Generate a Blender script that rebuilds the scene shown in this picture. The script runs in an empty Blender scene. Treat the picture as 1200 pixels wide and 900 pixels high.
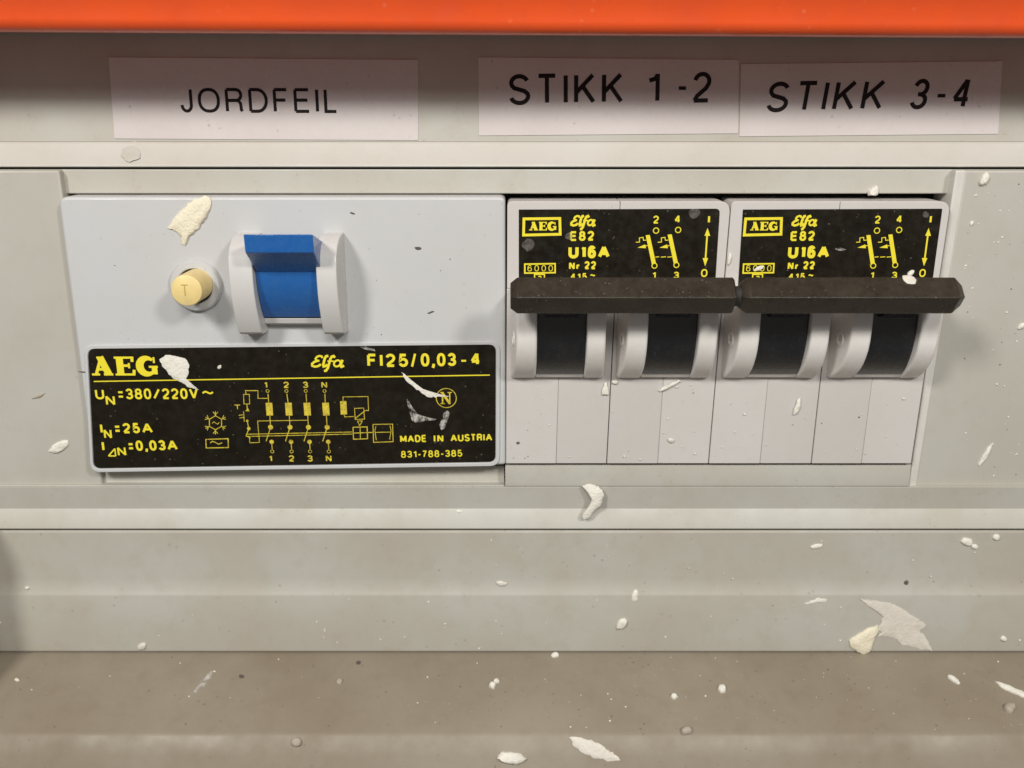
import bpy, bmesh, math, random
from mathutils import Vector, Matrix, noise

# ------------------------------------------------------------------ units
# everything below is written in real millimetres; one Blender unit is one centimetre
S = 0.1
sc = bpy.context.scene
sc.unit_settings.system = 'METRIC'
sc.unit_settings.scale_length = 0.01
COL = sc.collection

# ------------------------------------------------------------------ camera
F = 1122.0                       # focal length in photograph pixels (1200 wide)
TILT = math.radians(16.0)        # looks slightly down onto the board
CAM = Vector((1.2, -152.1, 13.7))
cam_d = bpy.data.cameras.new('camera')
cam = bpy.data.objects.new('camera', cam_d)
COL.objects.link(cam)
cam.location = CAM * S
cam.rotation_euler = (math.radians(90) - TILT, 0, 0)
cam_d.sensor_width = 36
cam_d.lens = F / 1200 * 36
cam_d.clip_start = 0.05
cam_d.clip_end = 500
cam_d.dof.use_dof = True
cam_d.dof.focus_distance = 15.2
cam_d.dof.aperture_fstop = 0.26
sc.camera = cam

# ------------------------------------------------------------------ world
w = bpy.data.worlds.new('World'); sc.world = w; w.use_nodes = True
w.node_tree.nodes['Background'].inputs[0].default_value = (0.95, 0.90, 0.84, 1)
w.node_tree.nodes["Background"].inputs[1].default_value = 0.165

# ------------------------------------------------------------------ lamps
def lamp(name, loc, target, size, power, col):
    d = bpy.data.lights.new(name, 'AREA'); d.shape = 'DISK'; d.size = size * S
    d.energy = power; d.color = col
    o = bpy.data.objects.new(name, d); COL.objects.link(o)
    o.location = Vector(loc) * S
    o.rotation_euler = (Vector(target) - Vector(loc)).to_track_quat('-Z', 'Y').to_euler()
    return o
TGT = (0, 0, -25)
lamp('ceiling_lamp_right', (215, -340, 222), TGT, 65, 8800, (1.0, 0.975, 0.925))
lamp('ceiling_lamp_left', (-205, -340, 235), TGT, 85, 12300, (1.0, 0.975, 0.93))
lamp('fill_lamp_middle', (20, -400, 240), TGT, 120, 7800, (1.0, 0.98, 0.94))  # added soft fill from the front, not a lamp of the room

vs = sc.view_settings
vs.view_transform = 'Standard'; vs.look = 'None'; vs.gamma = 1.0; vs.exposure = 0.0
vs.use_curve_mapping = False

# ------------------------------------------------------------------ geometry helpers
def at(px, py, Y):
    """point (mm) on the upright plane at depth Y seen at photograph pixel px, py"""
    a, b = (px - 600) / F, (py - 450) / F
    d = Vector((a, math.cos(TILT) - b * math.sin(TILT), -math.sin(TILT) - b * math.cos(TILT)))
    t = (Y - CAM.y) / d.y
    return CAM + d * t
def on(px, py, seg):
    """point on the surface swept along x through the profile segment ((Y0,z0),(Y1,z1))"""
    (Y0, z0), (Y1, z1) = seg
    a, b = (px - 600) / F, (py - 450) / F
    d = Vector((a, math.cos(TILT) - b * math.sin(TILT), -math.sin(TILT) - b * math.cos(TILT)))
    n = Vector((0, -(z1 - z0), (Y1 - Y0)))
    t = (Vector((0, Y0, z0)) - CAM).dot(n) / d.dot(n)
    return CAM + d * t
def Z(py, Y=0.0): return at(600, py, Y).z
def X(px, py, Y=0.0): return at(px, py, Y).x

def link(name, bm, mat, parent=None, smooth=None, bevel=None):
    bmesh.ops.scale(bm, vec=(S, S, S), verts=bm.verts)
    me = bpy.data.meshes.new(name); bm.to_mesh(me); bm.free()
    me.materials.append(mat)
    o = bpy.data.objects.new(name, me); COL.objects.link(o)
    if parent is not None:
        o.parent = parent
        o.matrix_parent_inverse = Matrix.Translation(-parent.location)
    if bevel:
        m = o.modifiers.new('edge', 'BEVEL'); m.width = bevel * S; m.segments = 3
        m.limit_method = 'ANGLE'; m.angle_limit = math.radians(28)
    if smooth is not None:
        for p in me.polygons: p.use_smooth = True
        try:
            me.set_sharp_from_angle(angle=math.radians(smooth))
        except Exception: pass
    return o
def thing(name, label, cat, loc=(0, 0, 0), group=None):
    o = bpy.data.objects.new(name, None); COL.objects.link(o)
    o.location = Vector(loc) * S; o.empty_display_size = 0.3
    return tag(o, label, cat, group)
def tag(o, label, cat, group=None):
    o['label'] = label; o['category'] = cat
    if group: o['group'] = group
    return o
def box_bm(x0, x1, y0, y1, z0, z1, bm=None):
    bm = bm or bmesh.new()
    v = [bm.verts.new((x, y, z)) for x in (x0, x1) for y in (y0, y1) for z in (z0, z1)]
    for f in ((0, 1, 3, 2), (4, 6, 7, 5), (0, 4, 5, 1), (2, 3, 7, 6), (0, 2, 6, 4), (1, 5, 7, 3)):
        bm.faces.new([v[i] for i in f])
    return bm
def prism_bm(prof, x0, x1, bm=None, x0s=None, x1s=None):
    """closed (Y,z) profile swept along x"""
    bm = bm or bmesh.new()
    a = [bm.verts.new((x0s[i] if x0s else x0, p[0], p[1])) for i, p in enumerate(prof)]
    b = [bm.verts.new((x1s[i] if x1s else x1, p[0], p[1])) for i, p in enumerate(prof)]
    n = len(prof)
    for i in range(n):
        bm.faces.new((a[i], a[(i + 1) % n], b[(i + 1) % n], b[i]))
    bm.faces.new(a); bm.faces.new(list(reversed(b)))
    bmesh.ops.recalc_face_normals(bm, faces=bm.faces)
    return bm
def outline_bm(pts, y0, y1):
    """x,z outline given a thickness from y0 (front) to y1 (back)"""
    bm = bmesh.new()
    a = [bm.verts.new((p[0], y0, p[1])) for p in pts]
    b = [bm.verts.new((p[0], y1, p[1])) for p in pts]
    n = len(pts)
    for i in range(n):
        bm.faces.new((a[i], a[(i + 1) % n], b[(i + 1) % n], b[i]))
    bm.faces.new(a); bm.faces.new(list(reversed(b)))
    bmesh.ops.recalc_face_normals(bm, faces=bm.faces)
    return bm
def round_rect(p, r, seg=6):
    """four corner points (x,z) rounded with radius r; order around"""
    out = []
    n = len(p)
    for i in range(n):
        P, A, B = Vector(p[i]), Vector(p[i - 1]), Vector(p[(i + 1) % n])
        ri = r[i] if isinstance(r, (list, tuple)) else r
        if ri <= 0: out.append(tuple(P)); continue
        a = P + (A - P).normalized() * ri; b = P + (B - P).normalized() * ri
        for k in range(seg + 1):
            t = k / seg
            q = a * (1 - t) ** 2 + P * 2 * t * (1 - t) + b * t * t
            out.append((q.x, q.y))
    return out
def cyl_bm(c, r0, y0, r1, y1, n=48, bm=None, cap0=True, cap1=True):
    """disc-ended cylinder or cone along Y"""
    bm = bm or bmesh.new()
    a = [bm.verts.new((c[0] + r0 * math.cos(2 * math.pi * i / n), y0, c[1] + r0 * math.sin(2 * math.pi * i / n))) for i in range(n)]
    b = [bm.verts.new((c[0] + r1 * math.cos(2 * math.pi * i / n), y1, c[1] + r1 * math.sin(2 * math.pi * i / n))) for i in range(n)]
    for i in range(n): bm.faces.new((a[i], a[(i + 1) % n], b[(i + 1) % n], b[i]))
    if cap0: bm.faces.new(a)
    if cap1: bm.faces.new(b)
    bmesh.ops.recalc_face_normals(bm, faces=bm.faces)
    return bm
def lathe_bm(c, prof, n=64):
    """(radius, Y) profile turned round the Y axis through c"""
    bm = bmesh.new(); rings = []
    for r, y in prof:
        rings.append([bm.verts.new((c[0] + r * math.cos(2 * math.pi * i / n), y, c[1] + r * math.sin(2 * math.pi * i / n))) for i in range(n)])
    for a, b in zip(rings, rings[1:]):
        for i in range(n): bm.faces.new((a[i], a[(i + 1) % n], b[(i + 1) % n], b[i]))
    bmesh.ops.recalc_face_normals(bm, faces=bm.faces)
    return bm

# ------------------------------------------------------------------ materials
def mat(name, col, rough=0.5, grime=None, grime_amt=0.3, grime_scale=0.6, grain=0.0, grain_scale=60, gdist=0.004, spec=0.5,
        speck=None, speck_amt=0.0, speck_scale=14, scratch=0.0, coat=0.0, sss=0.0, rvar=0.12):
    m = bpy.data.materials.new(name); m.use_nodes = True
    nt = m.node_tree; N = nt.nodes; L = nt.links
    b = N['Principled BSDF']
    b.inputs['Roughness'].default_value = rough
    b.inputs['Specular IOR Level'].default_value = spec
    if coat: b.inputs['Coat Weight'].default_value = coat; b.inputs['Coat Roughness'].default_value = 0.2
    if sss:
        b.inputs['Subsurface Weight'].default_value = sss; b.inputs['Subsurface Scale'].default_value = 0.05
    tc = N.new('ShaderNodeTexCoord')
    def nz(scale, detail=4, rough_=0.55, vec=None):
        t = N.new('ShaderNodeTexNoise'); t.inputs['Scale'].default_value = scale
        t.inputs['Detail'].default_value = detail; t.inputs['Roughness'].default_value = rough_
        L.new(vec or tc.outputs['Object'], t.inputs['Vector']); return t
    def ramp(src, lo, hi):
        r = N.new('ShaderNodeMapRange'); r.inputs['From Min'].default_value = lo; r.inputs['From Max'].default_value = hi
        L.new(src, r.inputs['Value']); return r.outputs[0]
    def mix(fac, a, bcol):
        x = N.new('ShaderNodeMix'); x.data_type = 'RGBA'
        if hasattr(fac, 'node'): L.new(fac, x.inputs['Factor'])
        else: x.inputs['Factor'].default_value = fac
        if hasattr(a, 'node'): L.new(a, x.inputs['A'])
        else: x.inputs['A'].default_value = (*a, 1)
        x.inputs['B'].default_value = (*bcol, 1)
        return x.outputs['Result']
    def mul(src, k):
        q = N.new('ShaderNodeMath'); q.operation = 'MULTIPLY'; L.new(src, q.inputs[0]); q.inputs[1].default_value = k
        return q.outputs[0]
    c = None
    n1 = nz(grime_scale, 7, 0.62)
    g = grime or tuple(v * 0.7 for v in col)
    c = mix(mul(ramp(n1.outputs['Fac'], 0.38, 0.72), grime_amt), col, g)
    n1b = nz(grime_scale * 7, 5, 0.6)
    c = mix(mul(ramp(n1b.outputs['Fac'], 0.5, 0.75), grime_amt * 0.45), c, g)
    if speck_amt:
        v = N.new('ShaderNodeTexVoronoi'); v.inputs['Scale'].default_value = speck_scale; v.feature = 'F1'
        L.new(tc.outputs['Object'], v.inputs['Vector'])
        gate = nz(speck_scale * 0.35, 3)
        a = ramp(v.outputs['Distance'], 0.17, 0.10)
        q = N.new('ShaderNodeMath'); q.operation = 'MULTIPLY'
        L.new(a, q.inputs[0]); L.new(ramp(gate.outputs['Fac'], 0.52, 0.62), q.inputs[1])
        c = mix(mul(q.outputs[0], speck_amt), c, speck or g)
    L.new(c, b.inputs['Base Color'])
    r = nz(grime_scale * 4, 4)
    rr = N.new('ShaderNodeMapRange'); rr.inputs['From Min'].default_value = 0.3; rr.inputs['From Max'].default_value = 0.7
    rr.inputs['To Min'].default_value = max(0.03, rough - rvar); rr.inputs['To Max'].default_value = min(1, rough + rvar)
    L.new(r.outputs['Fac'], rr.inputs['Value']); L.new(rr.outputs[0], b.inputs['Roughness'])
    last = None
    if grain:
        gn = nz(grain_scale, 3, 0.6)
        bp = N.new('ShaderNodeBump'); bp.inputs['Strength'].default_value = grain; bp.inputs['Distance'].default_value = gdist
        L.new(gn.outputs['Fac'], bp.inputs['Height']); last = bp
    if scratch:
        mp = N.new('ShaderNodeMapping'); mp.inputs['Rotation'].default_value = (0, math.radians(35), 0)
        mp.inputs['Scale'].default_value = (90, 14, 14)
        L.new(tc.outputs['Object'], mp.inputs['Vector'])
        sn = nz(3.0, 3, 0.7, mp.outputs[0])
        bp = N.new('ShaderNodeBump'); bp.inputs['Strength'].default_value = scratch; bp.inputs['Distance'].default_value = 0.01
        L.new(ramp(sn.outputs['Fac'], 0.5, 0.62), bp.inputs['Height'])
        if last: L.new(last.outputs[0], bp.inputs['Normal'])
        last = bp
    if last: L.new(last.outputs[0], b.inputs['Normal'])
    return m

M = {}
M['cover'] = mat('beige_cover_plastic', (0.485, 0.478, 0.43), 0.5, (0.38, 0.33, 0.26), 0.5, 0.45, 0.25, 45, speck=(0.25, 0.2, 0.14), speck_amt=0.35, speck_scale=9)
M['bevel'] = mat('worn_bevel_plastic', (0.54, 0.53, 0.485), 0.42, (0.40, 0.35, 0.28), 0.3, 0.5, 0.25, 40, scratch=0.22)
M['edge'] = mat('highlit_plate_edge', (0.66, 0.64, 0.60), 0.35, (0.5, 0.46, 0.4), 0.4, 1.5, 0.2, 50)  # paler than the plate, paints the highlight along its edge
M['plate'] = mat('blanking_plate_plastic', (0.455, 0.445, 0.40), 0.5, (0.38, 0.34, 0.28), 0.5, 0.4, 0.3, 50)
M['lower'] = mat('lower_panel_plastic', (0.425, 0.415, 0.368), 0.5, (0.33, 0.27, 0.20), 0.6, 0.35, 0.25, 45, speck=(0.2, 0.16, 0.11), speck_amt=0.4, speck_scale=6)
M['ledge'] = mat('shaded_ledge_plastic', (0.285, 0.248, 0.19), 0.55, (0.18, 0.135, 0.085), 0.55, 0.4, 0.3, 40, speck=(0.11, 0.09, 0.06), speck_amt=0.6, speck_scale=7)  # base darkened and browned to carry the shade lying over the ledge
M['orange'] = mat('orange_painted_lid', (0.74, 0.085, 0.014), 0.36, (0.58, 0.062, 0.018), 0.5, 0.7, 0.2, 30, spec=0.3, coat=0.5, speck=(0.75, 0.35, 0.2), speck_amt=0.15, speck_scale=5)
M['rcd'] = mat('cool_grey_housing', (0.53, 0.535, 0.54), 0.42, (0.47, 0.46, 0.43), 0.4, 0.5, 0.3, 55, speck=(0.3, 0.28, 0.25), speck_amt=0.3, speck_scale=7)
M['mcb'] = mat('warm_grey_housing', (0.565, 0.54, 0.52), 0.45, (0.46, 0.41, 0.36), 0.3, 0.6, 0.3, 55, speck=(0.35, 0.3, 0.25), speck_amt=0.35, speck_scale=9)
M['mcb2'] = mat('warm_grey_housing_darker', (0.535, 0.512, 0.49), 0.45, (0.43, 0.39, 0.35), 0.3, 0.6, 0.3, 55)
M['guard'] = mat('guard_plastic', (0.74, 0.715, 0.69), 0.36, (0.48, 0.42, 0.36), 0.3, 1.5, 0.2, 60)
M['rguard'] = mat('grey_guard_plastic', (0.60, 0.595, 0.58), 0.36, (0.5, 0.47, 0.42), 0.25, 1.2, 0.2, 60)
M['label'] = mat('black_foil_label', (0.008, 0.006, 0.0035), 0.36, (0.02, 0.016, 0.009), 0.5, 1.6, 0.15, 60, spec=0.25, speck=(0.28, 0.26, 0.2), speck_amt=0.35, speck_scale=11, rvar=0.15)
M['yellow'] = mat('yellow_print', (0.82, 0.70, 0.03), 0.5, (0.60, 0.49, 0.03), 0.3, 5)
M['yellow_worn'] = mat('worn_yellow_print', (0.72, 0.58, 0.05), 0.5, (0.28, 0.21, 0.03), 0.7, 9)
M['blue'] = mat('blue_toggle_plastic', (0.010, 0.10, 0.36), 0.26, (0.03, 0.13, 0.34), 0.5, 2.5, 0.25, 40, scratch=0.15, coat=0.3)
M['black'] = mat('black_toggle_plastic', (0.005, 0.0055, 0.008), 0.24, (0.016, 0.016, 0.015), 0.6, 2.5, 0.25, 40, scratch=0.2, speck=(0.2, 0.19, 0.17), speck_amt=0.5, speck_scale=22, spec=0.7, coat=0.4)
M['bar'] = mat('dark_brown_tie_bar', (0.026, 0.021, 0.0145), 0.33, (0.052, 0.043, 0.029), 0.5, 2.2, 0.5, 30, speck=(0.35, 0.3, 0.22), speck_amt=0.5, speck_scale=16, scratch=0.2, spec=0.35)
M['cream'] = mat('cream_button_plastic', (0.80, 0.63, 0.27), 0.42, (0.55, 0.42, 0.2), 0.4, 5, 0.3, 60, sss=0.1)
M['cream_dark'] = mat('button_letter_moulding', (0.50, 0.36, 0.10), 0.5)
M['paper'] = mat('pinkish_paper_label', (0.63, 0.585, 0.575), 0.3, (0.48, 0.42, 0.40), 0.3, 0.7, 0.15, 30, speck=(0.15, 0.12, 0.1), speck_amt=0.3, speck_scale=6)
M['ink'] = mat('black_marker_ink', (0.012, 0.007, 0.007), 0.5, spec=0.2)
M['flake'] = mat('white_paint_flake', (0.78, 0.755, 0.68), 0.7, (0.58, 0.54, 0.46), 0.5, 7, 0.9, 22, gdist=0.02)
M['flake2'] = mat('cream_paint_flake', (0.80, 0.74, 0.58), 0.7, (0.62, 0.55, 0.4), 0.5, 5, 0.9, 22, gdist=0.02)
M['film'] = mat('thin_greyish_paint_flake', (0.68, 0.64, 0.57), 0.5, (0.50, 0.46, 0.39), 0.5, 4, 0.8, 18, gdist=0.015)
def wear_through(m, lo, hi, amin, amax, scale):
    nt = m.node_tree; N = nt.nodes; L = nt.links
    tc = N.new('ShaderNodeTexCoord'); t = N.new('ShaderNodeTexNoise'); t.inputs['Scale'].default_value = scale
    t.inputs['Detail'].default_value = 6; t.inputs['Roughness'].default_value = 0.7
    L.new(tc.outputs['Object'], t.inputs['Vector'])
    r = N.new('ShaderNodeMapRange'); r.inputs['From Min'].default_value = lo; r.inputs['From Max'].default_value = hi
    r.inputs['To Min'].default_value = amin; r.inputs['To Max'].default_value = amax
    L.new(t.outputs['Fac'], r.inputs['Value']); L.new(r.outputs[0], N['Principled BSDF'].inputs['Alpha'])
M['smear'] = mat('chalky_smear', (0.62, 0.59, 0.54), 0.6)
wear_through(M['smear'], 0.42, 0.62, 0.0, 0.85, 9)
M['drop'] = mat('dried_clear_drop', (0.30, 0.28, 0.25), 0.25)
wear_through(M['drop'], 0.35, 0.65, 0.05, 0.5, 6)
wear_through(M['yellow'], 0.28, 0.36, 0.25, 1.0, 40)
wear_through(M['yellow_worn'], 0.34, 0.46, 0.3, 1.0, 35)
M['crumb'] = mat('dusty_crumb', (0.42, 0.37, 0.30), 0.7, (0.25, 0.2, 0.15), 0.5, 8, 0.8, 30)
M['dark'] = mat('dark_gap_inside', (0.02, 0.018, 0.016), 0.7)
M['dirt'] = mat('dark_dirt', (0.10, 0.08, 0.065), 0.8)

# ------------------------------------------------------------------ board profile (mm), top to bottom
YP, YR = 5.4, 3.0            # label panel, rim
zp_top = Z(30, YP) + 6; zp_bot = Z(166, YP)
zr_top = Z(192, YR); zr_edge = Z(196.0, YR)
SEG = {
    'panel': ((YP, zp_top), (YP, zp_bot)),
    'chamfer': ((YP, zp_bot), (YR, zr_top)),
    'strip': ((3.5, 0), (3.5, -10)),
    'plate': ((2.0, 0), (2.0, -50)),
    'face': ((0, 0), (0, -10)),
}
zb0 = Z(570.5, 1.0); zb1 = Z(596, 1.8); zb2 = Z(620, 0.7)
zl0 = Z(621.5, 1.2); zl1 = Z(690, 0.4); zl2 = Z(699, -0.2); zl3 = Z(765, -0.2)
def row(Y, z):
    q = Vector((0, Y, z)) - Vector((0, CAM.y, CAM.z))
    return 450 + F * (-(q.y * math.sin(TILT) + q.z * math.cos(TILT))) / (q.y * math.cos(TILT) - q.z * math.sin(TILT))
yd1 = -1.0
while row(yd1, Z(765, -0.2) - 0.15 - 0.3 * (-yd1 - .6)) < 857: yd1 -= 0.1
print('ledge depth', yd1)
SEG['rim_a'] = ((1.0, zb0), (1.8, zb1)); SEG['rim_b'] = ((1.8, zb1), (0.7, zb2))
SEG['low_a'] = ((1.2, zl0), (0.4, zl1)); SEG['low_b'] = ((-0.2, zl2), (-0.2, zl3))
# ledge: shelf sloping gently down towards the viewer
zd0 = zl3 - 0.15
SEG['ledge'] = ((-0.6, zd0), (yd1, zd0 - 0.3 * (-yd1 - .6)))
XL, XR = -115.0, 118.0

def sheet_prof(name, prof, m, parent, x0=XL, x1=XR, bevel=0.25, back=9.0):
    """solid board strip: front profile with a flat back"""
    p = list(prof) + [(back, prof[-1][1]), (back, prof[0][1])]
    return link(name, prism_bm(p, x0, x1), m, parent, smooth=30, bevel=bevel)

board = thing('board_cover', 'beige plastic distribution board cover, its sloping rims framing the row of switches', 'cover', (0, 10, -20))
sheet_prof('upper_panel', [(YP, zp_top + 12), (YP, zp_bot + 0.02)], M['cover'], board, bevel=0.05)
sheet_prof('upper_rim', [(YP - 0.02, zp_bot), (YP - 0.35, zp_bot - 0.15), (YR + 0.5, zr_top + 0.35), (YR, zr_top - 0.15), (YR, zr_edge)], M['bevel'], board, bevel=0.3)
xa, xb = X(76, 215, 4.2), X(1121, 215, 4.2)
sheet_prof('upper_lip', [(3.5, Z(198.4, 3.5)), (3.5, Z(227.0, 3.5))], M['cover'], board, bevel=0.2)
sheet_prof('lower_lip', [(3.2, Z(546, 3.2)), (3.0, Z(565, 3.0)), (1.3, Z(568.4, 1.3)), (1.0, Z(570.3, 1.0))], M['cover'], board, bevel=0.12, x1=X(591, 550, 3.2))
sheet_prof('lower_lip', [(1.0, Z(544.6, 1.0)), (0.85, Z(567, 0.85)), (1.0, Z(570.3, 1.0))], M['cover'], board, bevel=0.12, x0=X(592, 550, 0.5), x1=X(1067, 555, 0.9))
sheet_prof('lower_rim', [(1.0, zb0 - 0.02), (1.8, zb1), (1.7, zb1 - 0.15), (0.8, zb2 + 0.5), (0.7, zb2 + 0.15), (0.75, zb2)], M['cover'], board, bevel=0.25)
link('gap_backing', box_bm(XL, XR, 8.8, 9.4, -80, 25), M['dark'], board)

lowp = thing('lower_panel', 'beige lower panel with a soft horizontal crease below the switch opening', 'panel', (0, 9, -75))
sheet_prof('panel_face', [(1.2, zl0 + 0.0), (1.0, zl0 - 3), (0.7, zl1 + 2.0), (0.4, zl1), (-0.05, zl2 + 0.4), (-0.2, zl2), (-0.2, zl3)], M['lower'], lowp, bevel=0.5)

zf = zd0
zk = zf - 0.3 * (-yd1 - .6)
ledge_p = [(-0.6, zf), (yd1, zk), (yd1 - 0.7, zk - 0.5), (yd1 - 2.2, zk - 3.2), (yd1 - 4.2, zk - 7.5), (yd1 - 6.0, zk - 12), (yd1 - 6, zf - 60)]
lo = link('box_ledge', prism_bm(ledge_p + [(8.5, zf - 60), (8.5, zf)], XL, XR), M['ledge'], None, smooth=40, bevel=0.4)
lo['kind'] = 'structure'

ebm = box_bm(XL - 30, -90.5, -14.0, -0.7, zf - 40, Z(585, 0))  # added block out of view, only there to shadow the lower left
eb = link('unseen_shadow_block', ebm, M['cover'], lowp, bevel=0.8)

# orange lid edge: rounded lower edge with a flat underside
zo = Z(40, -13)
pr = []
for k in range(13):
    a = math.radians(-90 - 90 * k / 12)
    pr.append((-13 + 1.9 + 1.9 * math.cos(a), zo + 1.9 + 1.9 * math.sin(a)))
pr += [(-13.4, zo + 4.0), (-14.2, zo + 5.6), (-15.6, zo + 8.0), (-16.5, zo + 12), (-16.5, zo + 40), (4.4, zo + 40), (4.4, zo + 1.3)]
bm = prism_bm(pr, XL - 20, XR + 20)
lid = link('orange_lid', bm, M['orange'], None, smooth=35)
lid.rotation_euler = (0, math.radians(0.32), 0)
tag(lid, 'bright orange lid edge with rounded lower rim along the top', 'lid')

# blanking plates left and right of the switches
def plate(x_in_top, x_in_bot, side, label, y0, y1):
    zt, zb = Z(y0, 2.0), Z(y1, 2.0)
    t = thing('blanking_plate', label, 'blanking plate', (-90 if side < 0 else 90, 5, -22), 'blanking plates beside the switches')
    a, b = X(x_in_top, 230, 2.0), X(x_in_bot, 560, 2.0)
    xo = XL if side < 0 else XR
    bm = bmesh.new()
    if side < 0: pts = [(xo, zt), (a, zt), (b, zb), (xo, zb)]
    else: pts = [(a, zt), (xo, zt), (xo, zb), (b, zb)]
    link('plate_face', outline_bm(pts, 2.0, 8.7), M['plate'], t, smooth=30, bevel=0.35)
    return t, a, b, zt, zb
plate(73, 119, -1, 'beige blanking plate left of the wide switch with blue toggle', 199.5, 569.5)
t, a, b, zt, zb = plate(1127, 1073.5, 1, 'beige blanking plate right of the two breakers, its inner edge paler', 199.5, 570)
# bevel strip along its inner edge, its highlight painted as paler plastic
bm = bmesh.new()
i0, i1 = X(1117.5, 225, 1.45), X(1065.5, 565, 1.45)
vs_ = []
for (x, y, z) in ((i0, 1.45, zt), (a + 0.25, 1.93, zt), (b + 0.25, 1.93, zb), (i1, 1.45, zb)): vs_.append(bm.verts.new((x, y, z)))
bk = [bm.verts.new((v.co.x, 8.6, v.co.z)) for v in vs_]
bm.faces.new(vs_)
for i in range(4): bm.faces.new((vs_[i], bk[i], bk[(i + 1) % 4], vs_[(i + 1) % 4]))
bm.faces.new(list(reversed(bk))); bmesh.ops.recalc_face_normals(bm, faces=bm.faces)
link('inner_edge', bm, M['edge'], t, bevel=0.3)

# ------------------------------------------------------------------ lettering
def arc(cx, cy, rx, ry, a0, a1, n=14):
    return [(cx + rx * math.cos(math.radians(a0 + (a1 - a0) * k / n)), cy + ry * math.sin(math.radians(a0 + (a1 - a0) * k / n))) for k in range(n + 1)]
def sup(cx, cy, rx, ry, n=36, e=0.86):
    o = []
    for k in range(n):
        a = 2 * math.pi * k / n; c, s = math.cos(a), math.sin(a)
        o.append((cx + rx * math.copysign(abs(c) ** e, c), cy + ry * math.copysign(abs(s) ** e, s)))
    return o
C_ = 'closed'
th1 = arc(.5, .745, .45, .255, 165, -90, 16); th2 = [(.34, .50)] + arc(.5, .255, .5, .245, 88, -165, 18)
G = {  # width, strokes in a unit box (centre lines)
    'I': (0, [[(0, 0), (0, 1)]]), 'J': (.46, [[(1, 1), (1, .3)] + arc(.5, .28, .5, .28, 0, -180)[1:]]),
    'O': (.80, [(sup(.5, .5, .5, .5), C_)]), '0': (.56, [(sup(.5, .5, .5, .5), C_)]),
    'R': (.66, [[(0, 0), (0, 1)], [(0, 1), (.62, 1)] + arc(.62, .75, .34, .25, 90, -90)[1:] + [(0, .5)], [(.55, .5)] + arc(.62, .28, .3, .22, 80, 0, 6) + [(.93, .08), (1.0, 0)]]),
    'D': (.70, [[(0, 0), (0, 1)], [(0, 1), (.45, 1)] + arc(.45, .5, .55, .5, 90, -90, 18)[1:] + [(0, 0)]]),
    'F': (.56, [[(0, 0), (0, 1)], [(0, 1), (1, 1)], [(0, .52), (.88, .52)]]),
    'E': (.60, [[(0, 0), (0, 1)], [(0, 1), (1, 1)], [(0, .52), (.92, .52)], [(0, 0), (1, 0)]]),
    'L': (.50, [[(0, 1), (0, 0), (1, 0)]]), 'T': (.62, [[(0, 1), (1, 1)], [(.5, 1), (.5, 0)]]),
    'K': (.64, [[(0, 0), (0, 1)], [(.95, 1), (.02, .36)], [(.36, .60), (1, 0)]]),
    'S': (.64, [arc(.5, .745, .47, .255, 20, 180, 12) + [(.06, .66), (.2, .56), (.5, .5), (.8, .44), (.97, .34)] + arc(.5, .26, .5, .26, 0, -165, 14)]),
    'U': (.68, [[(0, 1), (0, .32)] + arc(.5, .3, .5, .3, 180, 360, 12)[1:] + [(1, 1)]]),
    'N': (.64, [[(0, 0), (0, 1)], [(0, 1), (1, 0)], [(1, 0), (1, 1)]]),
    'A': (.78, [[(0, 0), (.5, 1)], [(.5, 1), (1, 0)], [(.17, .34), (.83, .34)]]),
    'V': (.66, [[(0, 1), (.5, 0)], [(.5, 0), (1, 1)]]), 'M': (.80, [[(0, 0), (0, 1)], [(0, 1), (.5, .15)], [(.5, .15), (1, 1)], [(1, 0), (1, 1)]]),
    'r': (.44, [[(0, 0), (0, .66)], [(0, .36), (.25, .56), (1, .62)]]),
    '1': (.38, [[(1, 0), (1, 1)], [(1, .98), (.7, .82), (0, .76)]]),
    '2': (.56, [arc(.5, .72, .5, .28, 170, -20, 14) + [(.8, .46), (.22, .18), (.04, 0)], [(0, 0), (1, 0)]]),
    '3': (.56, [th1, th2]), '4': (.60, [[(.74, 0), (.74, 1)], [(.70, .98), (.03, .30)], [(0, .27), (1, .27)]]),
    '5': (.56, [[(.9, 1), (.2, 1), (.08, .5)] + arc(.5, .31, .5, .31, 130, -160, 16)]),
    '6': (.56, [(sup(.5, .3, .5, .3, 24), C_), arc(.5, .72, .45, .28, 20, 160, 8) + [(.02, .5), (0, .3)]]),
    '7': (.54, [[(0, 1), (1, 1)], [(.98, .98), (.5, .5), (.3, 0)]]),
    '8': (.56, [(sup(.5, .27, .5, .27, 24), C_), (sup(.5, .765, .42, .235, 24), C_)]),
    '-': (.40, [[(0, .4), (1, .4)]]), '/': (.56, [[(0, 0), (1, 1)]]), ',': (.26, [[(.9, .12), (.8, -.06), (.0, -.26)]]),
    '=': (.50, [[(0, .20), (1, .20)], [(0, .70), (1, .70)]]),
    '~': (.66, [[(0, .42), (.15, .56), (.32, .6), (.5, .5), (.68, .4), (.85, .42), (1, .56)]]),
    'd': (.66, [[(0, 0), (1, 0)], [(1, 0), (1, 1)], [(1, 1), (0, 0)]]),
}
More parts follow.
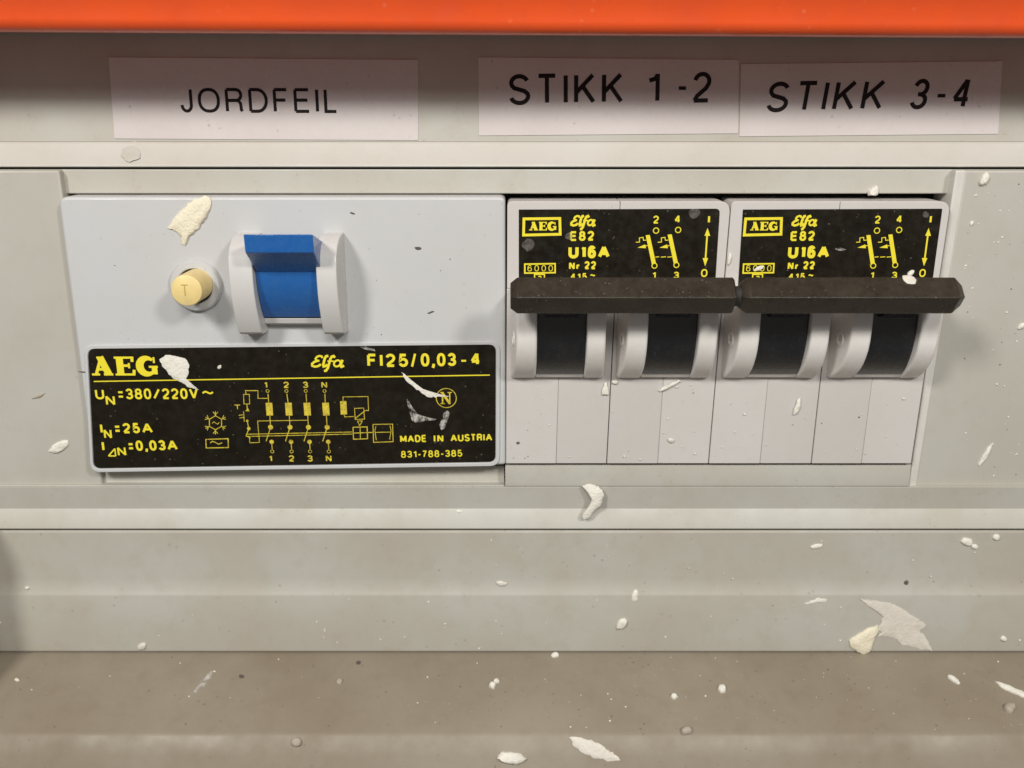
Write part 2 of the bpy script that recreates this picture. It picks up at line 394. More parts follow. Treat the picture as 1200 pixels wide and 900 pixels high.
class Print:
    """flat print collected into one mesh, each stroke a few micrometres above the last"""
    def __init__(self, Y, mode='word'): self.bm = bmesh.new(); self.Y = Y; self.k = 0; self.mode = mode; self.done = []
    def cut(self):
        if len(self.bm.verts): self.done.append(self.bm)
        self.bm = bmesh.new()
    def ribbon(self, pts, wd, closed=False):
        P = [Vector(p) for p in pts]
        Q = [P[0]]; W = [wd[0] if isinstance(wd, (list, tuple)) else wd]
        for i, p in enumerate(P[1:], 1):
            if (p - Q[-1]).length > 1e-5: Q.append(p); W.append(wd[i] if isinstance(wd, (list, tuple)) else wd)
        n = len(Q); y = self.Y - 0.003 * (self.k % 9); self.k += 1
        L_, R_ = [], []
        for i in range(n):
            a = Q[i - 1] if (i > 0 or closed) else None
            c = Q[(i + 1) % n] if (i < n - 1 or closed) else None
            d1 = (Q[i] - a).normalized() if a is not None else (c - Q[i]).normalized()
            d2 = (c - Q[i]).normalized() if c is not None else d1
            t = (d1 + d2)
            t = t.normalized() if t.length > 1e-4 else d1
            nn = Vector((-t.y, t.x)); k = max(0.45, nn.dot(Vector((-d1.y, d1.x))))
            h = W[i] / 2 / k
            L_.append(self.bm.verts.new((Q[i].x + nn.x * h, y, Q[i].y + nn.y * h)))
            R_.append(self.bm.verts.new((Q[i].x - nn.x * h, y, Q[i].y - nn.y * h)))
        for i in range(n if closed else n - 1):
            j = (i + 1) % n
            self.bm.faces.new((L_[i], L_[j], R_[j], R_[i]))
    def poly(self, pts):
        y = self.Y - 0.003 * (self.k % 9); self.k += 1
        self.bm.faces.new([self.bm.verts.new((p[0], y, p[1])) for p in pts])
    def disc(self, c, r, n=16): self.poly([(c[0] + r * math.cos(2 * math.pi * k / n), c[1] + r * math.sin(2 * math.pi * k / n)) for k in range(n)])
    def ring(self, c, r, w_, n=28): self.ribbon([(c[0] + r * math.cos(2 * math.pi * k / n), c[1] + r * math.sin(2 * math.pi * k / n)) for k in range(n)], w_, True)
    def frame(self, P, w_): self.ribbon(P, w_, True)
    def build(self, name, m, parent, dx=0.0):
        self.cut(); o = None
        for bm in self.done:
            for f in bm.faces: f.normal_update()
            bmesh.ops.reverse_faces(bm, faces=[f for f in bm.faces if f.normal.y > 0])
            if dx: bmesh.ops.translate(bm, vec=(dx, 0, 0), verts=bm.verts)
            o = link(name, bm, m, parent)
        return o
def xz(px, py, Y): p = at(px, py, Y); return Vector((p.x, p.z))
def text(pr, s, p0, p1, cap_px, wt=0.14, slant=0.0, gap=0.12, space=0.36):
    """string s with its baseline from pixel p0 to pixel p1, cap height in pixels, stroke weight in cap heights"""
    A, B = xz(*p0, pr.Y), xz(*p1, pr.Y)
    cap = (xz(p0[0], p0[1] - cap_px, pr.Y) - A).length
    ex = (B - A).normalized(); ez = Vector((-ex.y, ex.x))
    if pr.mode != 'all': pr.cut()
    adv = []; x = 0
    for ch in s:
        if ch == ' ': adv.append((ch, x, 0)); x += space; continue
        W = max(G[ch][0], wt); adv.append((ch, x, W)); x += W + gap
    k = (B - A).length / ((x - gap) * cap)
    for ch, x0, W in adv:
        if ch == ' ': continue
        for st in G[ch][1]:
            closed = isinstance(st, tuple)
            pts = st[0] if closed else st
            out = []
            for (u, v) in pts:
                gx = x0 + wt / 2 + u * (W - wt); gy = wt / 2 + v * (1 - wt)
                out.append(A + ex * ((gx * k + gy * slant) * cap) + ez * (gy * cap))
            pr.ribbon(out, wt * cap, closed)
        if pr.mode == 'letter': pr.cut()
    if pr.mode != 'all': pr.cut()
def place(pr, pts, p0, wpx, hpx, Y, widths=None, w_=.1, closed=False, rot=0.0):
    """strokes in a unit box laid at pixel p0 (lower left), wpx by hpx pixels"""
    A = xz(*p0, Y); sx = (xz(p0[0] + wpx, p0[1], Y) - A).length; sz = (xz(p0[0], p0[1] - hpx, Y) - A).length
    c, s = math.cos(rot), math.sin(rot)
    out = [A + Vector((u * sx * c - v * sz * s, u * sx * s + v * sz * c)) for u, v in pts]
    wd = [q * sz for q in widths] if widths else w_ * sz
    pr.ribbon(out, wd, closed)
def serif_aeg(pr, x0, x1, yb, h):
    """three heavy slab-serif capitals"""
    pr.k_letter = -1
    w = (x1 - x0) / 3.12; Y = pr.Y; g = w * 0.06
    def st(k, pts, ww, closed=False, widths=None):
        if k != pr.k_letter: pr.cut(); pr.k_letter = k
        place(pr, pts, (x0 + k * (w + g), yb), w, h, Y, widths, ww, closed)
    # A
    st(0, [(.20, .05), (.52, .98)], .16); st(0, [(.46, .98), (.80, .05)], .36)
    st(0, [(.30, .33), (.66, .33)], .14); st(0, [(.0, .055), (.38, .055)], .11); st(0, [(.56, .055), (1.0, .055)], .11)
    st(0, [(.30, .95), (.62, .95)], .10)
    # E
    st(1, [(.30, 0), (.30, 1)], .36); st(1, [(.05, .055), (.96, .055)], .11); st(1, [(.05, .945), (.94, .945)], .11)
    st(1, [(.3, .52), (.70, .52)], .13); st(1, [(.90, .0), (.94, .30)], .15); st(1, [(.88, .72), (.90, 1)], .15)
    st(1, [(.72, .38), (.72, .66)], .10)
    # G
    pts = arc(.52, .5, .36, .42, 48, 318, 20)
    wd = [.14 + .26 * max(0, math.sin(math.pi * i / 20)) ** 1.2 for i in range(21)]
    st(2, pts, .2, widths=wd)
    st(2, [(.84, .66), (.84, .97)], .10); st(2, [(.84, .06), (.84, .44)], .28); st(2, [(.58, .46), (1.0, .46)], .11)
def script_elfa(pr, x0, x1, yb, h, wt=.17):
    pr.cut()
    """slanted brush script word: capital E, l, f, a"""
    def st(pts, ww=wt, widths=None): place(pr, [((x + y * .22) / 2.6 + 0, y) for x, y in pts], (x0, yb), (x1 - x0), h, pr.Y, widths, ww)
    st([(.74, .80), (.66, .96), (.48, 1.0), (.30, .90), (.24, .74), (.34, .60), (.56, .55)])
    st([(.46, .56), (.20, .46), (.06, .28), (.10, .10), (.32, .02), (.56, .08), (.72, .24)], wt * 1.15)
    st([(1.14, 1.0), (.98, .96), (.92, .80), (.90, .20), (.96, .04), (1.10, .08), (1.20, .22)], wt * 1.25)
    st([(1.66, .84), (1.54, .98), (1.40, .92), (1.34, .70), (1.30, -.10), (1.20, -.34), (1.06, -.36)], wt * 1.25)
    st([(1.16, .52), (1.64, .52)], wt * .75)
    st(arc(1.92, .32, .24, .28, 0, 345, 16), wt * .95)
    st([(2.26, .64), (2.18, .14), (2.28, .02), (2.46, .12)], wt * 1.3)
    pr.cut()

# ------------------------------------------------------------------ paper labels over the switches
def paper(corners, label, name='paper_label'):
    pts = [xz(px, py, YP - 0.14) for px, py in corners]
    c = sum(pts, Vector((0, 0))) / 4
    t = thing(name, label, 'paper label', (c.x, YP, c.y), 'paper labels over the switches')
    link('paper_strip', outline_bm([(p.x, p.y) for p in pts], YP - 0.12, YP + 0.01), M['paper'], t, bevel=0.03)
    return t, Print(YP - 0.135, 'letter')
t, p = paper([(127, 67), (490, 70), (490, 164.5), (134, 162.5)], 'paper label reading JORDFEIL above the wide switch')
text(p, 'JORDFEIL', (212, 132), (396.5, 132.5), 29, .13, gap=.17); p.build('letter', M['ink'], t)
t, p = paper([(560.5, 67), (866, 70), (865, 156.5), (561, 159)], 'paper label reading STIKK 1-2, left breaker below it')
text(p, 'STIKK 1', (596, 123.5), (773, 120.5), 36.5, .14, 0.0, .16, .50); text(p, '-', (793, 118), (805, 118), 36, .115)
text(p, '2', (810, 120.5), (832, 120), 36, .14, .05); p.build('letter', M['ink'], t)
t, p = paper([(868.5, 75), (1175, 71.5), (1170, 157), (866.5, 160)], 'paper label reading STIKK 3-4 in slanted letters, right breaker below it')
text(p, 'STIKK', (896, 132), (1033, 129), 36, .14, .125, .17); text(p, '3', (1064, 128.5), (1084, 128.5), 36, .14, .125)
text(p, '-', (1095, 127), (1108, 127), 36, .115); text(p, '4', (1113, 127.5), (1134, 127), 36, .14, .125)
p.build('letter', M['ink'], t)

# ------------------------------------------------------------------ residual current switch
rcd = thing('residual_current_switch', 'wide grey residual current switch with blue toggle and yellow test button', 'safety switch', (-40, 0, -22))
x0, x1 = X(68, 232), X(592, 232); zt, zb = Z(230.5), Z(548.5)
ins = 0.0
fr = round_rect([(x0, zb - .3), (x1, zb + .55), (x1, zt), (x0, zt)], [1.2, .6, 1.0, 1.6])
link('housing', outline_bm(fr, 0.0, 8.6), M['rcd'], rcd, smooth=35, bevel=0.9)
# raised frame round the type label
def ringframe(outer, inner, y0, y1):
    bm = bmesh.new(); n = len(outer)
    a = [bm.verts.new((p[0], y0, p[1])) for p in outer]; b = [bm.verts.new((p[0], y0, p[1])) for p in inner]
    c = [bm.verts.new((p[0], y1, p[1])) for p in outer]; d = [bm.verts.new((p[0], y1, p[1])) for p in inner]
    for i in range(n):
        j = (i + 1) % n
        bm.faces.new((a[i], a[j], b[j], b[i])); bm.faces.new((a[i], c[i], c[j], a[j])); bm.faces.new((b[i], b[j], d[j], d[i]))
    bmesh.ops.recalc_face_normals(bm, faces=bm.faces); return bm
def quad(c, Y): return [tuple(xz(px, py, Y)) for px, py in c]
inner = round_rect(quad([(110, 549), (581, 541.5), (581.5, 403.5), (103, 408.5)], 0), 1.3)
outer = round_rect(quad([(107, 553), (585.5, 545.5), (586, 399.5), (99, 404)], 0), 1.7)
link('label_frame', ringframe(outer, inner, -0.28, 0.05), M['rcd'], rcd, smooth=40, bevel=0.1)
lab = round_rect(quad([(110.5, 548.5), (580.5, 541), (581, 404), (103.5, 409)], 0), 1.2)
tl = link('type_label', outline_bm(lab, -0.08, 0.03), M['label'], rcd)
YL = -0.10
p = Print(YL)
serif_aeg(p, 108, 186, 440, 22)
script_elfa(p, 364, 405, 430, 13)
text(p, 'FI25', (430, 430), (479, 430), 15.5, .20, gap=.10); text(p, '/', (482, 431), (490, 430), 17, .15)
text(p, '0,03', (493, 429.5), (535, 429), 15.5, .20, gap=.08); text(p, '-', (539, 429), (548, 429), 15, .15); text(p, '4', (551, 428.5), (564, 428), 15.5, .21)
p.ribbon([xz(110, 447, YL), xz(574, 439.5, YL)], .19)
p.build('lettering', M['yellow'], tl)
p = Print(YL)
text(p, 'U', (112, 468), (123, 468), 12, .19); text(p, 'N', (124, 475), (136, 475), 11.5, .19)
text(p, '=380/220V', (138, 468), (233, 467.5), 12.5, .185, gap=.09); text(p, '~', (236, 466), (252, 466), 12, .16)
text(p, 'I', (118, 508), (121, 508), 11.5, .22); text(p, 'N', (122, 514), (132, 514), 11, .19); text(p, '=25A', (134, 508), (180, 507.5), 12, .21, gap=.09)
text(p, 'I', (120, 528.5), (123, 528.5), 11.5, .22); text(p, 'd', (126, 535), (137, 535), 10, .15); text(p, 'N', (138, 534.5), (149, 534), 10.5, .19)
text(p, '=0,03A', (150, 528.5), (209, 527.5), 12, .21, gap=.08)
text(p, 'MADE', (469, 518.5), (500, 518), 8.5, .2, gap=.10); text(p, 'IN', (508, 518), (520, 518), 8.5, .22); text(p, 'AUSTRIA', (528, 517.5), (577, 516.5), 8.5, .2, gap=.09)
text(p, '831-788-385', (470, 536.5), (542, 535), 8, .17, gap=.10)
p.build('printed_line', M['yellow'], tl)
# circuit diagram
p = Print(YL, 'all'); D = lambda x, y: xz(220 + x * 260 / 1200, 430 + y * 130 / 600, YL)   # x,y as read on an enlargement of the label
lw = .13
cols = [(430, 440), (532, 545), (636, 645), (738, 746)]
for i, (a_, b_) in enumerate(cols):
    p.ring(D(a_ + 2, 130), .25, .09); p.ribbon([D(a_ + 4, 145), D(b_ - 2, 192)], lw)
    p.ribbon([D(b_ - 18, 193), D(b_ + 18, 193), D(b_ + 22, 262), D(b_ - 14, 262)][0:1] + [D(b_ - 18, 228), D(b_ + 22, 228)][0:0] + [D(b_, 262)], .01)
    p.poly([D(b_ - 19, 194), D(b_ + 17, 193), D(b_ + 22, 262), D(b_ - 14, 263)])
    p.ribbon([D(b_ + 4, 262), D(b_ + 8, 325)], lw); p.disc(D(b_ + 8, 326), .42)
    p.ribbon([D(b_ + 8, 326), D(b_ - 16, 402)], lw * 1.1)
    p.disc(D(b_ + 14, 405), .38); p.ribbon([D(b_ + 14, 405), D(b_ + 17, 445)], lw); p.ring(D(b_ + 17, 457), .27, .1)
    for (sy, sx, dy) in ((114, a_ - 16, 0), (512, b_ + 0, 0)):
        px, py = 220 + sx * 260 / 1200, 430 + sy * 130 / 600
        text(p, '123N'[i], (px, py), (px + (4 if i == 0 else 7.5), py), 7.4, .2)
p.ribbon([D(316, 148), D(312, 128), D(380, 128), D(380, 170), D(436, 170)], lw)
p.frame([D(302, 148), D(333, 148), D(335, 200), D(304, 200)], .11)
p.ribbon([D(320, 200), D(322, 232)], lw); p.poly([D(312, 238), D(334, 240), D(326, 222)]); p.ribbon([D(322, 290), D(330, 335), D(316, 372), D(340, 384)], lw)
p.disc(D(330, 333), .3); p.disc(D(322, 292), .22)
p.ribbon([D(252, 206), D(284, 206)], .14); p.ribbon([D(268, 206), D(270, 228)], .14)
p.ribbon([D(276, 262), D(300, 258)], .12); p.ribbon([D(280, 276), D(304, 272)], .12); p.ribbon([D(302, 240), D(306, 296)], .12)
p.ribbon([D(388, 408), D(378, 292), D(648, 288)], .11); p.ribbon([D(334, 384), D(336, 410), D(388, 408)], .11)
p.ribbon([D(316, 364), D(892, 352)], .12); p.ribbon([D(316, 376), D(892, 363)], .12)
p.poly([D(824, 186), D(858, 184), D(862, 256), D(828, 258)])
p.ribbon([D(840, 184), D(840, 162), D(975, 160), D(978, 236), D(956, 236)], .11); p.ribbon([D(846, 260), D(850, 270), D(898, 268)], .11)
p.frame([D(902, 224), D(952, 222), D(956, 282), D(906, 284)], .11); p.ribbon([D(906, 278), D(960, 236)], .13)
p.ribbon([D(918, 292), D(944, 292), D(930, 318), D(918, 292)], .12)
p.frame([D(894, 326), D(970, 324), D(973, 388), D(897, 391)], .15); p.ribbon([D(932, 326), D(934, 390)], .12); p.ribbon([D(895, 358), D(1000, 354)], .14)
p.frame([D(1002, 311), D(1108, 309), D(1111, 404), D(1005, 408)], .13)
p.ribbon([D(1018, 320), D(1012, 345), D(1020, 396)], .12); p.ribbon([D(1094, 318), D(1100, 345), D(1092, 392)], .12); p.ribbon([D(1014, 354), D(1100, 352)], .12)
# frost symbol and wave symbol
cx, cy = 150, 302
for k in range(6):
    a_ = math.radians(60 * k + 30)
    q = lambda r, da: D(cx + r * math.cos(a_ + da), cy + r * math.sin(a_ + da))
    p.ribbon([q(38, 0), q(62, 0)], .13); p.ribbon([q(60, -.22), q(44, 0), q(60, .22)], .12)
p.ribbon([D(cx + 38 * math.cos(math.radians(60 * k + 30)), cy + 38 * math.sin(math.radians(60 * k + 30))) for k in range(6)], .13, True)
p.ribbon([D(132, 305), D(142, 296), D(152, 304), D(162, 310), D(170, 300)], .11)
p.frame([D(98, 392), D(218, 388), D(220, 436), D(100, 438)], .17)
p.ribbon([D(120, 412), D(134, 402), D(150, 408), D(166, 418), D(186, 410)], .14)
p.build('circuit_diagram', M['yellow_worn'], tl)
# N in a circle
p = Print(YL); c = xz(523, 466.5, YL); p.ring(c, 1.66, .13, 40)
place(p, [(.2, 0), (.2, 1)], (516, 473.5), 14, 14, YL, w_=.12); place(p, [(.16, .96), (.80, .04)], (516, 473.5), 14, 14, YL, w_=.2); place(p, [(.8, 0), (.8, 1)], (516, 473.5), 14, 14, YL, w_=.1)
for (u0, u1, v) in ((.02, .38, .04), (.0, .3, .97), (.62, .98, .97)): place(p, [(u0, v), (u1, v)], (516, 473.5), 14, 14, YL, w_=.08)
p.build('ringed_letter', M['yellow_worn'], tl)

# guards and toggle of the wide switch
def cheek(prof_px, xa_, xb_, ta=0.0, tb=0.0):
    """side guard: (py,Y) profile, swept between two x values; ta,tb slant the sides outwards at the base"""
    prof = [(Y, Z(py, Y)) for py, Y in prof_px]
    m = min(q[0] for q in prof)
    xs0 = [xa_ - ta * (1 - q[0] / m) for q in prof]; xs1 = [xb_ + tb * (1 - q[0] / m) for q in prof]
    return prism_bm(prof, xa_, xb_, None, xs0, xs1)
RP = [(272, 0.3), (275, -2.2), (280, -4.0), (289, -5.6), (301, -6.7), (315, -7.1), (330, -7.1), (345, -6.9), (360, -6.3), (373, -5.5), (384, -4.6), (390, -4.0), (391.5, -3.2), (388, 0.3)]
xl0, xl1 = X(268, 320, -7.0), X(296, 320, -7.0); xr0, xr1 = X(370.5, 320, -7.0), X(394.5, 320, -7.0)
link('toggle_guard', cheek(RP, xl0, xl1, .2, .0), M['rguard'], rcd, smooth=22, bevel=0.18)
link('toggle_guard', cheek(RP, xr0, xr1, .0, .2), M['rguard'], rcd, smooth=22, bevel=0.18)
link('toggle_sill', prism_bm([(0.2, Z(370, 0)), (-2.3, Z(373, -2.3)), (-1.9, Z(379, -1.9)), (0.2, Z(381, 0))], xl1, xr0), M['rguard'], rcd, bevel=0.12)
dr = [(Y, Z(py, Y)) for py, Y in ((318, -5.6), (330, -5.5), (342, -5.1), (354, -4.4), (363, -3.6), (371.5, -2.6))] + [(0.05, Z(372, 0)), (0.05, Z(300, 0))]
tg = link('toggle', prism_bm(dr, xl1 + .12, xr0 - .12), M['blue'], rcd, smooth=30, bevel=0.08)
lv = [(Y, Z(py, Y)) for py, Y in ((320, -5.3), (296, -11.0), (274.5, -11.3))]
lv += [(-4, Z(283, -4)), (-3, Z(318, -3))]
link('toggle_lever', prism_bm(lv, X(286, 285, -11.2), X(367, 285, -11.2)), M['blue'], tg, smooth=25, bevel=0.14)

# test button
link('button_hole_shade', cyl_bm((at(229, 335, -0.6).x, at(229, 335, -0.6).z), 2.78, -0.55, 2.78, -0.3), M['dark'], rcd)  # black disc that paints the shade inside the button collar
cb = at(229, 335, -0.6); cc = (cb.x, cb.z)
ringo = link('button_collar', lathe_bm(cc, [(4.25, .05), (4.1, -.75), (3.85, -1.0), (2.95, -1.05), (2.8, -.9), (2.76, .1)]), M['rcd'], rcd, smooth=40)
cbn = at(231.5, 333, -1.0); tb = at(218.3, 340.5, -6.6)
bm = bmesh.new(); rings = []; n = 48
for (f, r) in ((0, 2.45), (.94, 2.45), (.985, 2.37), (1.0, 2.22)):
    cx_, cz_, cy_ = cbn.x + (tb.x - cbn.x) * f * .85, cbn.z + (tb.z - cbn.z) * f * .85, 0.0 + (-6.6) * f
    rings.append([bm.verts.new((cx_ + r * math.cos(2 * math.pi * i / n), cy_, cz_ + r * math.sin(2 * math.pi * i / n))) for i in range(n)])
for a_, b_ in zip(rings, rings[1:]):
    for i in range(n): bm.faces.new((a_[i], a_[(i + 1) % n], b_[(i + 1) % n], b_[i]))
bm.faces.new(rings[-1]); bmesh.ops.recalc_face_normals(bm, faces=bm.faces)
btn = link('test_button', bm, M['cream'], rcd, smooth=40)
p = Print(-6.62); text(p, 'T', (212.5, 347.5), (222, 347.5), 14, .1); p.build('button_letter', M['cream_dark'], btn)

# ------------------------------------------------------------------ two-pole circuit breakers
def breaker(xs, label, lettering):
    """xs: photograph columns of left side, middle and right side along the top and the bottom of the face"""
    (tl_, tm, tr), (bl, bmid, br) = xs
    X0, XM, X1 = X(bl, 543), X(bmid, 543), X(br, 543)
    t = thing('circuit_breaker', label, 'circuit breaker', (XM, 0, -22), 'two-pole circuit breakers')
    zt, zb, zs = Z(236.0), Z(543.5), Z(338)
    ft = {1: (594, 727, 857), 2: (857, 985, 1115)}[lettering]; fb = {1: (592.5, 711, 830.5), 2: (830.5, 951, 1068.5)}[lettering]
    def EX(u, z):
        """x of the face at u poles from the left side (0..2) at height z"""
        def pick(v, py): return X(v[0] + (v[1] - v[0]) * u if u <= 1 else v[1] + (v[2] - v[1]) * (u - 1), py)
        q = (z - Z(543.5)) / (Z(236.0) - Z(543.5)); return pick(fb, 543.5) * (1 - q) + pick(ft, 236.0) * q
    for k in range(2):
        for j in range(2):
            u, v = k + j * .5, k + j * .5 + .5; g0_, g1_ = (.06, .012) if j == 0 else (.012, .06)
            pts = [(EX(u, zb) + g0_, zb), (EX(v, zb) - g1_, zb), (EX(v, zs - .02) - g1_, zs - .02), (EX(u, zs - .02) + g0_, zs - .02)]
            link('housing_half', outline_bm(pts, 0.12 + 0.03 * j, 8.6), M['mcb'] if (k + j) % 2 == 0 else M['mcb2'], t, bevel=0.10, smooth=40)
    for k in range(2):
        u, v = k, k + 1; g0_, g1_ = (.07, .035) if k == 0 else (.035, .07)
        c = round_rect([(EX(u, zs) + g0_, zs), (EX(v, zs) - g1_, zs), (EX(v, zt) - g1_, zt), (EX(u, zt) + g0_, zt)], [0, 0, .15, .8] if k == 0 else [0, 0, 1.8, .15])
        link('pole_top', outline_bm(c, 0.0, 8.6), M['mcb'], t, bevel=0.22, smooth=40)
    for k, (a_, b_) in enumerate(((X0, XM), (XM, X1))):
        # guard cheeks round each toggle
        BP = [(336, 0.3), (338, -5.0), (346, -6.3), (360, -6.9), (375, -6.95), (390, -6.9), (401, -6.75), (411, -6.4), (420, -5.7), (428, -4.8), (434, -3.7), (439, -2.3), (442, -1.0), (443.5, 0.3)]
        g0, g1 = a_ + .9, b_ - 1.2
        o0, o1 = g0 + 4.1, g1 - 3.3
        link('toggle_guard', cheek(BP, g0 + .9, o0, .9, 0), M['guard'], t, smooth=24, bevel=0.38)
        link('toggle_guard', cheek(BP, o1, g1 - .35, 0, .35), M['guard'], t, smooth=24, bevel=0.38)
        link('toggle_sill', prism_bm([(0.2, Z(437, 0)), (-1.6, Z(438, -1.6)), (-1.0, Z(441.5, -1.0)), (0.2, Z(443, 0))], o0, o1), M['guard'], t, bevel=0.1)
        dr = [(Y, Z(py, Y)) for py, Y in ((345, -5.4), (360, -5.5), (376, -5.45), (388, -5.35), (400, -5.1), (411, -4.7), (420, -4.1), (428, -3.4), (434, -2.6), (438.5, -1.7))] + [(0.06, Z(438, 0)), (0.06, Z(340, 0))]
        tg = link('toggle', prism_bm(dr, o0 + .08, o1 - .08), M['black'], t, smooth=30, bevel=0.08)
        mid = (o0 + o1) / 2
        lv = [(-5.5, Z(372, -5.5)), (-13.4, Z(362, -13.4)), (-13.4, Z(340, -13.4)), (-5.5, Z(345, -5.5))]
        link('toggle_lever', prism_bm(lv, mid - 2.6, mid + 2.6), M['black'], tg, bevel=0.15)
        # blind rivet hole in the outer side of the left cheek
        hy, hz = -3.4, Z(397, -3.4)
        def side_x(y): return g0 + .9 * (1 - (1 - y / -6.95))
        bm = bmesh.new(); rr = []
        for (r_, d_) in ((1.25, .10), (1.15, -.16), (.85, -.18), (.72, .0), (0.02, .02)):
            rr.append([bm.verts.new((side_x(hy + r_ * math.cos(2 * math.pi * i / 24)) + d_, hy + r_ * math.cos(2 * math.pi * i / 24), hz + r_ * math.sin(2 * math.pi * i / 24))) for i in range(24)])
        for q0, q1 in zip(rr, rr[1:]):
            for i in range(24): bm.faces.new((q0[i], q0[(i + 1) % 24], q1[(i + 1) % 24], q1[i]))
        bmesh.ops.recalc_face_normals(bm, faces=bm.faces)
        link('rivet_hole', bm, M['guard'], t, smooth=40)
    # black type label
    lx0, lx1 = X0 + 1.75, X1 - 1.75
    lp_ = {1: (608, 843.5, 838, 608), 2: (870.5, 1104, 1092, 865)}[lettering]
    c = round_rect([(X(lp_[3], 332), Z(340)), (X(lp_[2], 332), Z(340)), (X(lp_[1], 245), Z(244.5)), (X(lp_[0], 246), Z(245.5))], [.1, .1, .7 if lettering == 1 else .2, .1])
    tlb = link('type_label', outline_bm(c, -0.09, 0.03), M['label'], t)
    p0_ = 0
    ox = 0 if lettering == 1 else None
    YQ = -0.11
    p = Print(YQ)
    # columns read on the left breaker; the right one repeats them a breaker's width further on
    dx = 0.0 if lettering == 1 else (X(869, 290) - X(611.5, 290))
    class Shift(Print): pass
    def run():
        p.frame([xz(614, 256.5, YQ), xz(656, 256, YQ), xz(656.5, 274.5, YQ), xz(613.5, 275.5, YQ)], .42)
        serif_aeg(p, 620, 652, 270, 10)
        script_elfa(p, 668, 699, 264.5, 11.5, .2)
        text(p, 'E82', (667.5, 282.5), (696.5, 282), 11.5, .215, gap=.09)
        text(p, 'U16A', (665.5, 303), (715, 302.5), 15, .26, gap=.06)
        text(p, 'Nr', (666.5, 316), (680, 316), 9, .23); text(p, '22', (684.5, 315.5), (698.5, 315.5), 9.5, .23, gap=.08)
        text(p, '415', (668, 328), (688, 328), 8, .2); text(p, '~', (691, 326), (698, 326), 7, .2)
        p.cut(); p.frame([xz(615, 309.5, YQ), xz(650.5, 309, YQ), xz(650.5, 319.5, YQ), xz(615, 320, YQ)], .24)
        text(p, '6000', (618, 318), (648, 318), 7.3, .12, gap=.3)
        p.cut(); p.frame([xz(626.5, 321.5, YQ), xz(638, 321.5, YQ), xz(638, 332, YQ), xz(626.5, 332, YQ)], .2); text(p, '3', (630, 329), (635, 329), 6, .2)
        E = lambda x, y: xz(730 + x * 130 / 1200, 240 + y * 90 / 831, YQ)
        def tx(s, x, y, w_, h_, wt=.2):
            q = 730 + x * 130 / 1200, 240 + y * 90 / 831
            text(p, s, q, (q[0] + w_, q[1]), h_, wt)
        tx('2', 322, 203, 7.3, 9.3, .19); tx('4', 553, 196, 7.6, 9.3, .19); tx('I', 918, 200, 2.2, 9.5, .25)
        p.ring(E(358, 279), .42, .15); p.cut(); p.ring(E(597, 272), .42, .15)
        for o_ in (0, 237):
            p.cut(); p.poly([E(246 + o_, 330 - o_ * .03), E(290 + o_, 326 - o_ * .03), E(358 + o_, 636 - o_ * .03), E(312 + o_, 642 - o_ * .03)])
            p.ring(E(341 + o_, 659 - o_ * .03), .40, .15)
            p.ribbon([E(140 + o_, 405), E(180 + o_, 403), E(178 + o_, 358), E(218 + o_, 352), E(222 + o_, 384), E(254 + o_, 382)], .13)
            p.poly([E(158 + o_, 464), E(240 + o_, 428), E(250 + o_, 470)])
            p.ribbon([E(240 + o_, 444), E(268 + o_, 442)], .12)
        p.cut()
        for (u, v) in ((350, 392), (410, 465), (480, 530)): p.ribbon([E(u, 566), E(v, 562)], .13)
        p.cut(); p.ribbon([E(912, 310), E(892, 600)], .26)
        p.poly([E(882, 335), E(915, 250), E(944, 336)]); p.poly([E(862, 576), E(921, 576), E(889, 664)])
        tx('0', 838, 781, 8.5, 9.3, .17); tx('1', 312, 798, 5, 8, .2); tx('3', 540, 798, 7.6, 8, .2)
    run()
    p.build('lettering', M['yellow'], tlb, dx)
    return t
bk1 = breaker(((594, 727, 856), (592.5, 712, 832.5)), 'two-pole circuit breaker between the wide blue-toggle switch and the other breaker', 1)
bk2 = breaker(((857, 985, 1115), (832.5, 953, 1071)), 'two-pole circuit breaker at the right, its tie bar reaching over the blanking plate', 2)

# tie bars joining the two toggles of each breaker
def tie_bar(xa_, xb_, parent, taper_r, dz=0.0):
    pr_ = [(-12.8, Z(325, -12.8)), (-15.3, Z(349.5, -15.3) + .05), (-15.1, Z(351.5, -15.1)), (-13.2, Z(367.5, -13.2)), (-10.6, Z(364, -10.6)), (-9.8, Z(345, -9.8)), (-10.8, Z(328, -10.8))]
    cy_ = sum(q[0] for q in pr_) / len(pr_); cz_ = sum(q[1] for q in pr_) / len(pr_)
    bm = bmesh.new(); rings = []
    for x, s in ((xa_, .70), (xa_ + 1.0, 1.0), (xb_ - taper_r, 1.0), (xb_, .86 if taper_r < 1 else .55)):
        rings.append([bm.verts.new((x, cy_ + (q[0] - cy_) * s, cz_ + (q[1] - cz_) * s)) for q in pr_])
    for a_, b_ in zip(rings, rings[1:]):
        for i in range(len(pr_)): j = (i + 1) % len(pr_); bm.faces.new((a_[i], a_[j], b_[j], b_[i]))
    bm.faces.new(rings[0]); bm.faces.new(list(reversed(rings[-1])))
    bmesh.ops.recalc_face_normals(bm, faces=bm.faces)
    b = link('tie_bar', bm, M['bar'], parent, smooth=20, bevel=0.13)
    return b
b1 = tie_bar(X(598, 345, -13.5), X(861.5, 345, -13.5), bk1, 0.3)
b2 = tie_bar(X(868.5, 345, -13.5), X(1129.5, 345, -13.5), bk2, 1.3)

